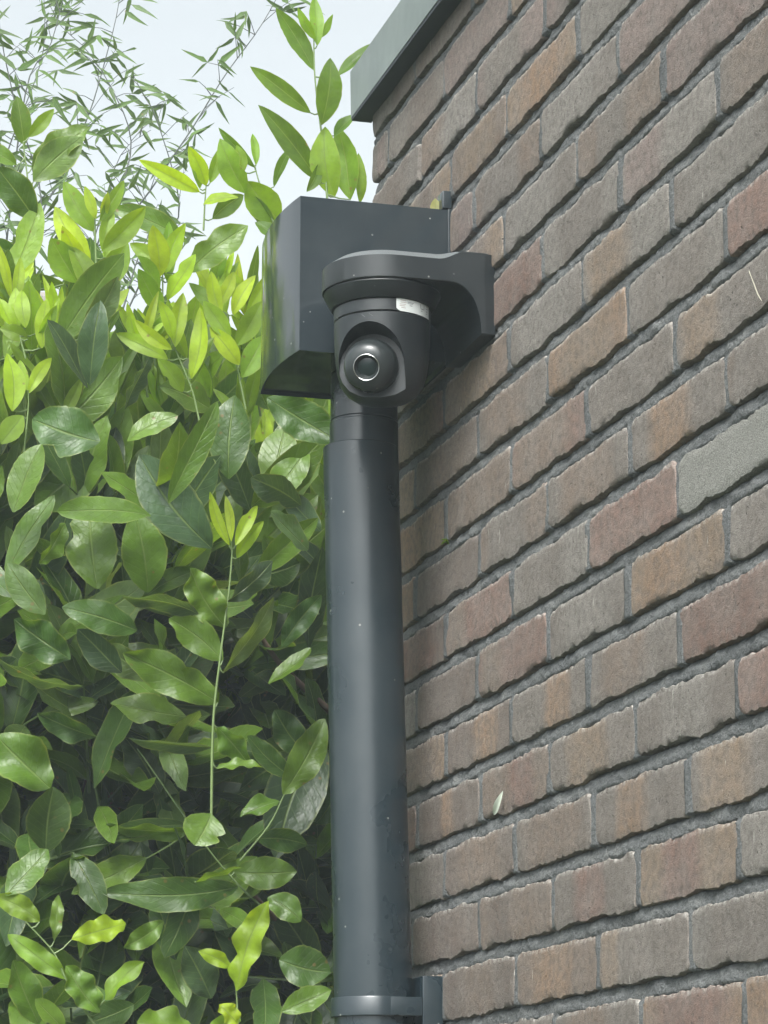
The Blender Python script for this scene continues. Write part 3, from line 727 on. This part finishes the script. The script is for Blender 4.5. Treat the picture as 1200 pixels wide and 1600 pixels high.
# single large leaves in the face of the hedge: (base, tip, width px, tone, kind, facing, depth)
SL = [
 (140, 602, 152, 472, 58, BG, 'old', 0, 3.27), (138, 606, 78, 498, 40, BG, 'old', .4, 3.32), (156, 690, 52, 648, 98, DG, 'old', 0, 3.22), (160, 720, 60, 790, 90, MG, 'old', .1, 3.36),
 (357, 748, 366, 616, 78, DG, 'old', 0, 3.30), (264, 786, 346, 628, 46, MG, 'old', .4, 3.20), (330, 856, 222, 712, 100, BG, 'old', 0, 3.30), (236, 806, 92, 792, 60, MG, 'old', .3, 3.24),
 (152, 920, 138, 786, 96, MG, 'old', 0, 3.26), (232, 926, 214, 808, 84, MG, 'old', 0, 3.30), (418, 622, 530, 690, 76, DG, 'old', .1, 3.20), (196, 640, 236, 560, 26, BG, 'old', .7, 3.24),
 (20, 800, 60, 690, 60, MG, 'old', .3, 3.22), (10, 900, 80, 770, 46, MG, 'old', .4, 3.26), (420, 760, 440, 660, 70, MG, 'old', .1, 3.40), (480, 700, 420, 770, 60, MG, 'old', .1, 3.36),
 (470, 790, 392, 745, 54, BG, 'old', .4, 3.26), (480, 860, 420, 800, 50, PG, 'old', .4, 3.30), (500, 830, 450, 760, 50, BG, 'old', .2, 3.34), (110, 1030, 20, 975, 70, DG, 'old', .2, 3.26),
 (215, 985, 112, 945, 60, DG, 'old', .1, 3.22), (310, 960, 190, 930, 34, BG, 'old', .6, 3.2), (190, 1050, 120, 990, 56, BG, 'old', .3, 3.2), (130, 1075, -10, 1062, 22, BG, 'old', .8, 3.2),
 (78, 1232, -6, 1148, 100, MG, 'old', 0, 3.22), (72, 1332, 84, 1230, 84, DG, 'old', 0, 3.26), (10, 1400, 70, 1320, 60, MG, 'old', .2, 3.24), (440, 1010, 500, 930, 44, DG, 'old', .2, 3.36),
 (420, 1070, 486, 1012, 34, MG, 'old', .5, 3.24), (436, 1500, 516, 1516, 80, DG, 'old', 0, 3.22), (440, 1582, 517, 1544, 50, MG, 'old', .1, 3.14), (300, 1604, 222, 1590, 60, YG, 'crinkled', .1, 3.12),
 (275, 1500, 245, 1400, 50, DG, 'old', .1, 3.34), (255, 1440, 198, 1478, 40, MG, 'old', .2, 3.26), (470, 1440, 420, 1400, 50, MG, 'old', .2, 3.28), (330, 1560, 290, 1480, 70, BG, 'old', .1, 3.34),
 (60, 1600, 20, 1500, 60, MG, 'old', .2, 3.24), (100, 1610, 60, 1560, 40, MG, 'old', .2, 3.2), (210, 1570, 140, 1600, 50, DG, 'old', .2, 3.24), (250, 1240, 195, 1150, 70, BG, 'old', .1, 3.40),
 (290, 1120, 180, 1090, 60, MG, 'old', .2, 3.30), (150, 1150, 60, 1120, 46, DG, 'old', .3, 3.30), (240, 1060, 160, 1010, 50, PG, 'old', .4, 3.26), (480, 1180, 430, 1110, 56, DG, 'old', .2, 3.40),
 (70, 960, 10, 880, 50, PG, 'old', .4, 3.26), (60, 880, 110, 820, 36, MG, 'old', .5, 3.24), (200, 690, 270, 640, 46, MG, 'old', .3, 3.32), (330, 640, 260, 600, 60, MG, 'old', .1, 3.42),
 (90, 600, 150, 545, 50, DG, 'old', .2, 3.44), (420, 640, 380, 560, 60, MG, 'old', .1, 3.46), (470, 655, 430, 580, 50, MG, 'old', .1, 3.46), (400, 900, 470, 880, 56, DG, 'old', .2, 3.40),
]
lrng = random.Random(5)
leaves = []         # dicts: v,f,uv,tone,mat,stem,centre
def leaf_from_px(bx, by, tx_, ty_, w, tone, kind, facing, Y, stem):
    B = atY(bx, by, Y + lrng.uniform(-.02, .02)); dep = (B-EYE)@FWD
    Lp = math.hypot(tx_-bx, ty_-by)*dep/FPX
    dy = lrng.uniform(-.45, .10)*Lp                                # the tip mostly comes towards the viewer
    T = atY(tx_, ty_, B[1]+dy); d = T-B; L = np.linalg.norm(d)
    view = EYE-B; view /= np.linalg.norm(view)
    sidev = np.cross(d/L, view); n = view*math.cos(facing*1.35) + sidev*math.sin(facing*1.35)*lrng.choice((-1, 1))
    n = n + np.array([0, 0, .25]) + np.array([lrng.uniform(-.3, .3), 0, lrng.uniform(-.15, .15)])
    W = w*dep/FPX/max(.35, math.cos(facing*1.2))*(0.88 if kind == 'old' else .96)
    if kind == 'old' and by > 860 and lrng.random() < .5: kind = 'rumpled'
    v, f, uv = leaf_geo(L, W, lrng, kind, 18, 6)
    M, o = frame(B, d, n)
    j = lrng.uniform(.85, 1.15); tn = (tone[0]*j*lrng.uniform(.92, 1.08), tone[1]*j, tone[2]*j)
    leaves.append(dict(v=v@M+o, o=o, f=f, uv=uv, tone=tn, mat=YOUNG if kind == 'young' or tone in (YEL, YG) else LEAF, stem=stem, c=o+d*.5, must=True))
stems = []
for (px, Y, r, lv) in SH:
    pts = spline([atY(x, y, Y + 0.0*i) for i, (x, y) in enumerate(px)], 5)
    n = len(pts); rad = [r/1000*(1.15-.6*i/n)*.62 for i in range(n)]
    v, f = tube_vf(pts, rad, 7)
    # the petioles belong to the shoot
    for l in lv:
        B = Vector(atY(l[0], l[1], Y)); q_ = min(pts, key=lambda p: (p-B).length)
        v2, f2 = tube_vf([q_, (q_+B)/2+Vector((0, 0, -.002)), B], [.0012, .0010, .0008], 5, len(v)); v += v2; f += f2
    st = mesh('shoot', v, f, TWIG, hedge, deg=60); stems.append(st)
    for l in lv: leaf_from_px(*l, Y, st)
wr_ = random.Random(21)
for i in range(30):                                                  # upright whorls of new leaves along the top of the hedge
    x0, y0 = wr_.uniform(0, 420), wr_.uniform(455, 680); Yw = wr_.uniform(3.38, 3.52); y1 = y0 + 90
    lv = []
    for k in range(wr_.randint(5, 7)):
        a = wr_.uniform(-.75, .75); ln = wr_.uniform(62, 98); by = y0 + wr_.uniform(-6, 26)
        lv.append((x0+wr_.uniform(-3, 3), by, x0+math.sin(a)*ln, by-math.cos(a)*ln, wr_.uniform(15, 25), YEL if y0 < 560 and wr_.random() < .6 else wr_.choice((YG, YG, MG)), 'young', wr_.uniform(0, .35)))
    pts = spline([atY(x0+wr_.uniform(-14, 14), y1, Yw+.02), atY(x0, y0+30, Yw), atY(x0, y0, Yw)], 5); n = len(pts)
    v, f = tube_vf(pts, [.0014*(1.1-.5*j/n) for j in range(n)], 6)
    st = mesh('shoot', v, f, TWIG, hedge, deg=60)
    for l in lv: leaf_from_px(*l, Yw, st)
for l in SL: leaf_from_px(*l[:8], l[8], None)
# the body of the hedge: shoots that lean out of its face and top, each with alternate leaves
def top_z(x, y):
    return 2.585 + .10*(y-3.3) + 0.05*noise.noise(Vector((x*5, y*5, 1)))
tv, tf = [], []
def fill_shoot(base, d, ln, n, big, dark, young=False):
    global tv, tf
    d = d.normalized(); pts = [base + d*ln*t + Vector((0, 0, -.10*ln*(1-abs(d.z))*t*t)) for t in (0, .33, .66, 1)]
    v, f = tube_vf(pts, [.0024, .002, .0015, .001], 5, len(tv)); tv += v; tf += f
    a0 = lrng.uniform(0, 6.28)
    for i in range(n):
        t = .12+.88*i/max(1, n-1); p = base + (pts[-1]-base)*t
        a = a0 + i*2.4; s = d.orthogonal().normalized(); s2 = d.cross(s)
        out = s*math.cos(a)+s2*math.sin(a)
        ld = d*lrng.uniform(.25, .9) + out*lrng.uniform(.5, 1.0) + Vector((0, 0, lrng.uniform(-.45, .25)))
        if ld.y > .25: ld.y *= -.4
        hi = max(0, min(1, (p.z-2.0)/.45))                           # towards the light the leaves stand up and face out
        ld = ld*(1-.55*hi) + Vector((lrng.uniform(-.45, .45), -.25, 1))*.75*hi
        nrm = Vector((0, -1, 0))*(lrng.uniform(.3, 1.0)+.6*hi) + Vector((0, 0, 1))*lrng.uniform(.2, 1.0)*(1-.5*hi) + Vector((lrng.uniform(-.6, .6), 0, 0))
        L = big*lrng.uniform(.65, 1.3); W = L*lrng.uniform(.30, .46)
        kind = 'young' if young else 'old'
        if young: L *= .75; W = L*.36
        v, f, uv = leaf_geo(L, W, lrng, kind, 10, 4)
        M, o = frame(p, ld, nrm)
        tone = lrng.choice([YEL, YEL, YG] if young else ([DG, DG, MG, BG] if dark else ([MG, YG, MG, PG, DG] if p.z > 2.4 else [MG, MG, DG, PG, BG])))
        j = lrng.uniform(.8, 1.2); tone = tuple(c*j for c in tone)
        leaves.append(dict(v=v@M+o, o=o, f=f, uv=uv, tone=tone, mat=YOUNG if young else LEAF, stem=None, c=o+np.array(ld.normalized())*L*.5, must=False))
for i in range(520):
    x = lrng.uniform(.22, 1.35); y = lrng.choice((lrng.uniform(3.50, 3.75), lrng.uniform(3.6, 4.4)))
    if x > .84 and y < 3.30: continue
    if x > .66 and lrng.random() < .75: y = max(y, lrng.uniform(3.75, 4.3))
    zt = top_z(x, y); z = zt - abs(lrng.gauss(0, 1))*.55 if lrng.random() < .75 else lrng.uniform(1.2, zt)
    if z < .9: continue
    if z > zt - .10 and lrng.random() < .6:
        fill_shoot(Vector((x, y, z-.05)), Vector((lrng.uniform(-.4, .4), lrng.uniform(-.5, .2), 1)), lrng.uniform(.10, .16), lrng.randint(5, 8), .105, False, lrng.random() < .65)
    else:
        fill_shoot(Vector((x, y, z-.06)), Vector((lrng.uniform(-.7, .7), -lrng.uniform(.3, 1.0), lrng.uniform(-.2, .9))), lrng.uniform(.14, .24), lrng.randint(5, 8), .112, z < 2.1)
# deep and low growth closes the hedge from behind
for i in range(620):
    x = lrng.uniform(-.2, 2.0); y = lrng.uniform(4.0, 4.9); z = lrng.uniform(.2, top_z(x, y)-.06)
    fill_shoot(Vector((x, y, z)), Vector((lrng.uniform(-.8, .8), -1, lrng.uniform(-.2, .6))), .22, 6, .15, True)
for i in range(90):
    x = lrng.uniform(-.6, .25); y = lrng.uniform(3.4, 4.2); z = lrng.uniform(.3, top_z(x, y)-.08)
    fill_shoot(Vector((x, y, z)), Vector((lrng.uniform(-.8, .8), -1, lrng.uniform(-.2, .6))), .2, 6, .13, z < 2.1)
for i in range(70):
    x = lrng.uniform(.25, .84); y = lrng.uniform(3.3, 4.0); z = lrng.uniform(.25, 1.5)
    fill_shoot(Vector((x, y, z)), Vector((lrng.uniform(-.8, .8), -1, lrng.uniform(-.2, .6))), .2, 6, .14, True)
for i in range(90):
    x = lrng.uniform(.9, 1.7); y = lrng.uniform(3.6, 4.2); z = lrng.uniform(.9, 2.4)
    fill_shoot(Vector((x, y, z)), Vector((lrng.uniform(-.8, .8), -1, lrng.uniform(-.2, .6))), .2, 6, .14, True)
for i in range(330):
    x = lrng.uniform(.30, .95); y = lrng.uniform(3.48, 3.85) if x < .8 else lrng.uniform(3.6, 3.95); z = lrng.uniform(1.55, 2.4)
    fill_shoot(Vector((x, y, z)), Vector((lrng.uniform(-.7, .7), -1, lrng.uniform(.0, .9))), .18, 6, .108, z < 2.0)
# nothing grows into the house
leaves = [l for l in leaves if l['must'] or not (l['v'][:, 0].max() > WX-.01 and l['v'][:, 1].min() < YEND+.02)]
# the 300 leaves that show largest become parts of their own, the rest one mass of foliage
GW, GH = 300, 400
grid = np.zeros((GH, GW), bool); grid[:, 128:] = True; grid[76:155, 102:] = True; grid[:76, 100:145] = False
def cells(l):
    px, py, d = to_px(l['v']); n = int(round(len(l['v'])**.5))
    return px/4, py/4
order = sorted(range(len(leaves)), key=lambda i: (leaves[i]['c']-EYE)@FWD)
area = np.zeros(len(leaves))
for i in order:
    l = leaves[i]; X, Yp = cells(l)
    for q_ in l['f']:
        xs_, ys_ = X[list(q_)], Yp[list(q_)]
        x0, x1, y0, y1 = int(max(0, xs_.min())), int(min(GW-1, xs_.max())), int(max(0, ys_.min())), int(min(GH-1, ys_.max()))
        if x1 < x0 or y1 < y0: continue
        sub = grid[y0:y1+1, x0:x1+1]; area[i] += (~sub).sum(); sub[:] = True
pick = set(np.argsort(-area)[:300]); pick = {i for i in pick if area[i] > 0}
for i in sorted(pick):
    l = leaves[i]
    me = leaf_mesh('leaf', [(l['v']-l['o'], l['f'], l['uv'], l['tone'])])
    o = link('leaf', me, l['mat'], l['stem'] or hedge); o.location = l['o']
rest = [leaves[i] for i in range(len(leaves)) if i not in pick]
for nm, mt in (('foliage', LEAF), ('young_foliage', YOUNG)):
    o = link(nm, leaf_mesh(nm, [(l['v'], l['f'], l['uv'], l['tone']) for l in rest if l['mat'] is mt]), mt, hedge); o['kind'] = 'stuff'
o = mesh('twigs', tv, tf, TWIG, hedge, deg=0); o['kind'] = 'stuff'
for pts, r0 in ([[(.55, 4.25, 0), (.57, 4.2, .9), (.60, 4.1, 1.8), (.66, 4.0, 2.3)], .022], [[(1.05, 4.3, 0), (1.03, 4.2, 1.0), (.96, 4.1, 1.9), (.90, 4.0, 2.4)], .020],
                [[tuple(atY(560, 1150, 3.50)), tuple(atY(512, 1108, 3.46)), tuple(atY(440, 1040, 3.42)), tuple(atY(402, 985, 3.40))], .0055],
                [[tuple(atY(470, 1480, 3.50)), tuple(atY(420, 1425, 3.42)), tuple(atY(350, 1350, 3.40))], .0045],
                [[tuple(atY(130, 1260, 3.55)), tuple(atY(140, 1180, 3.5)), tuple(atY(135, 1090, 3.45))], .0045]):
    p = spline(pts, 6); n = len(p); v, f = tube_vf(p, [r0*(1-.5*i/n) for i in range(n)], 8); mesh('branch', v, f, BARK, hedge, deg=60)

# ------------------------------------------------------------------ bamboo behind the hedge
bam = empty('bamboo_plant', (1.3, 6.1, 0)); tag(bam, 'thin leaved bamboo with arching culms against the sky behind the hedge', 'bamboo')
brng = random.Random(3)
CU = [([(-60, 700), (62, 360), (25, 170), (2, 60), (-8, -40)], 5.8), ([(-10, 560), (38, 155), (76, 78), (98, 0), (110, -60)], 6.0),
      ([(10, 600), (60, 352), (96, 280), (127, 208), (146, 158), (166, 88), (183, 20), (192, -50)], 5.9),
      ([(90, 640), (150, 425), (240, 290), (268, 248), (302, 198), (350, 120), (404, 46), (436, -10), (460, -60)], 5.7),
      ([(60, 640), (160, 360), (205, 230), (170, 130), (128, 70), (95, 40), (60, -30)], 6.25), ([(120, 660), (230, 420), (280, 330), (246, 190), (225, 150), (205, 110)], 6.2),
      ([(-20, 560), (-5, 300), (60, 110), (70, 40), (66, -40)], 6.45), ([(60, 640), (110, 500), (160, 330), (190, 240), (240, 200)], 6.4),
      ([(150, 640), (210, 420), (236, 350), (212, 285), (200, 250)], 6.05)]
bl = []
for (px, Y) in CU:
    pts = spline([atY(x, y, Y + .03*i) for i, (x, y) in enumerate(px)], 24)
    q_ = [pts[0]]
    for p in pts[1:]:
        if (p-q_[-1]).length > .038: q_.append(p)
    pts = q_; foot = Vector((pts[0].x-.1, Y-.1, 0)); pts = [foot, (foot*.5+pts[0]*.5)] + pts
    n = len(pts); rad = [.0031*(1-.80*i/n) for i in range(n)]
    v, f = tube_vf(pts, rad, 6)
    mine = []
    side_pts = []
    for i in range(3, n-1):
        u, w, dd = to_px([np.array(pts[i])]); u, w = u[0], w[0]
        if not (-30 < u < 470 and -40 < w < 470): continue
        p = pts[i]
        side_pts.append(p)
        # fine side branches with fans of leaves at their ends
        for s_ in range(brng.choice((1, 1, 2))):
            a = brng.uniform(-.9, .9); up = brng.uniform(.2, 1.0)
            bdir = Vector((math.sin(a)*1.1, brng.uniform(-.5, .5), up*.8)).normalized(); ln = brng.uniform(.03, .10)
            e = p + bdir*ln
            v2, f2 = tube_vf([p, (p+e)/2+Vector((0, 0, .004)), e], [.0012, .0009, .0006], 4, len(v)); v += v2; f += f2
            for k in range(brng.choice((2, 3, 3, 4))):
                at_ = p.lerp(e, brng.choice((.55, .8, 1.0, 1.0)))
                L = brng.uniform(.042, .080); W = L*brng.uniform(.17, .26)
                ld = Vector((brng.uniform(-1, 1), brng.uniform(-.6, .6), brng.uniform(-.75, .55)))
                nr = Vector((brng.uniform(-.7, .7), -1, brng.uniform(-.5, .7)))
                g_, ff, uv = leaf_geo(L, W, brng, 'bamboo', 5, 2)
                M, o = frame(at_, ld, nr); j = brng.uniform(.8, 1.25)
                tone = (0.062*j, 0.120*j, 0.022*j)
                mine.append((g_@M+o, ff, uv, tone, o))
    cu = mesh('culm', v, f, CULM, bam, deg=60)
    bl += [(cu, m_) for m_ in mine]
brng.shuffle(bl)
def barea(m_):
    px, py, d = to_px(m_[0]); vis = (-5 < px.mean() < 470 and -5 < py.mean() < 430)
    return -(px.max()-px.min()+py.max()-py.min())*vis
bl.sort(key=lambda t: barea(t[1]))
for cu, m_ in bl[:300]:
    o = link('leaf', leaf_mesh('leaf', [(m_[0]-m_[4], m_[1], m_[2], m_[3])]), BAMB, cu); o.location = m_[4]
if bl[300:]:
    o = link('fine_foliage', leaf_mesh('fine_foliage', [m_[:4] for cu, m_ in bl[300:]]), BAMB, bam); o['kind'] = 'stuff'

# ------------------------------------------------------------------ neighbour's roof far behind
NB = m_simple('pale_render', (0.45, 0.42, 0.37), 0.9); RT = m_simple('brown_roof_tiles', (0.19, 0.16, 0.14), 0.85)
ho = empty('neighbour_house', (0.2, 24, 0)); tag(ho, 'brown tiled roof of a far house glimpsed through the hedge top', 'house')
ra = atY(104, 432, 24.0); rz = ra[2]; rx1 = ra[0]
box('wall', -4.0, rx1-.25, 22.2, 27.0, 0, rz-2.2, NB, ho)
V = [(-4.2, 21.8, rz-2.35), (rx1, 21.8, rz-2.35), (rx1, 24.5, rz), (-4.2, 24.5, rz), (-4.2, 27.3, rz-2.35), (rx1, 27.3, rz-2.35)]
V += [(x, y, z-.12) for x, y, z in V]
F = [(0, 1, 2, 3), (3, 2, 5, 4), (6, 9, 8, 7), (9, 10, 11, 8), (0, 6, 7, 1), (4, 5, 11, 10), (1, 7, 8, 2), (2, 8, 11, 5), (0, 3, 9, 6), (3, 4, 10, 9)]
rf = mesh('roof', V, F, RT, ho, deg=10)
for r_ in range(14):
    t = r_/14; y0 = 21.8+2.7*t; z0 = rz-2.35+2.35*t
    box('tile_row', -4.2, rx1-.01, y0, y0+.03, z0+.02, z0+.07, RT, rf)

# ------------------------------------------------------------------ small things caught on the wall and box
FE = m_simple('pale_feather', (0.52, 0.56, 0.47), 0.7)
def on_wall(x, y, off=0.0): d = ray(x, y); return EYE + d*((WX-off)/d[0])
a, b = on_wall(771, 1274, .004), on_wall(776, 1243, .009)
g_, ff, uv = leaf_geo(np.linalg.norm(b-a), .0075, random.Random(2), 'young', 10, 4)
M, o = frame(a, b-a, (-.6, -.8, .1))
fo = mesh('feather', [tuple(p) for p in g_@M+o], ff, FE, None, deg=0); fo.location = (0, 0, 0)
for p in fo.data.polygons: p.use_smooth = True
tag(fo, 'small pale feather caught on a reddish brick near the pipe', 'feather')
wd = empty('weed_sprout', tuple(on_wall(703, 846))); tag(wd, 'tiny green weed sprouting from a mortar joint beside the pipe', 'weed')
wr = random.Random(8)
for i in range(5):
    a = on_wall(703+wr.uniform(-3, 3), 848+wr.uniform(-3, 3), .001); dd = np.array([-.8, wr.uniform(-.9, .6), wr.uniform(-.4, .9)])
    g_, ff, uv = leaf_geo(wr.uniform(.006, .012), .005, wr, 'young', 5, 2); M, o = frame(a, dd, (-.3, -.6, .8))
    link('leaf', leaf_mesh('leaf', [(g_@M+o, ff, uv, MG)]), YOUNG, wd)
sk = [on_wall(1170, 423, .003), on_wall(1177, 441, .006), on_wall(1184, 460, .004), on_wall(1190, 470, .003)]
v, f = tube_vf(sk, [.0003, .0004, .0006, .0003], 5)
o = mesh('dry_stalk', v, f, m_simple('straw', (0.34, 0.32, 0.25), 0.8), None, deg=60); tag(o, 'thin pale dry stalk stuck to the wall at the right', 'stalk')
dl = empty('dry_leaf', (HX1-.01, HY0+.03, HZ1))
g_, ff, uv = leaf_geo(.020, .012, random.Random(4), 'young', 8, 4); M, o = frame((HX1-.009, HY0+.016, HZ1-.002), (0, .05, 1), (-.4, -.9, .1))
link('blade', leaf_mesh('blade', [(g_@M+o, ff, uv, (.42, .42, .18))]), YOUNG, dl); tag(dl, 'small yellowed leaf wedged behind the hopper tab at the wall', 'leaf')

# ------------------------------------------------------------------ milky haze, added to stand in for a veil over the lens
hv = bpy.data.materials.new('lens_veil_haze'); hv.use_nodes = True; hn = hv.node_tree; hn.nodes.clear()
ho_ = hn.nodes.new('ShaderNodeOutputMaterial'); pv = hn.nodes.new('ShaderNodeVolumePrincipled')
pv.inputs['Color'].default_value = (0.84, 0.96, 1.0, 1); pv.inputs['Density'].default_value = 0.0088; pv.inputs['Anisotropy'].default_value = 0.0
hn.links.new(pv.outputs[0], ho_.inputs['Volume'])
hz = box('haze', -650, 650, -650, 650, -1.0, 11.0, hv); tag(hz, kind='stuff')
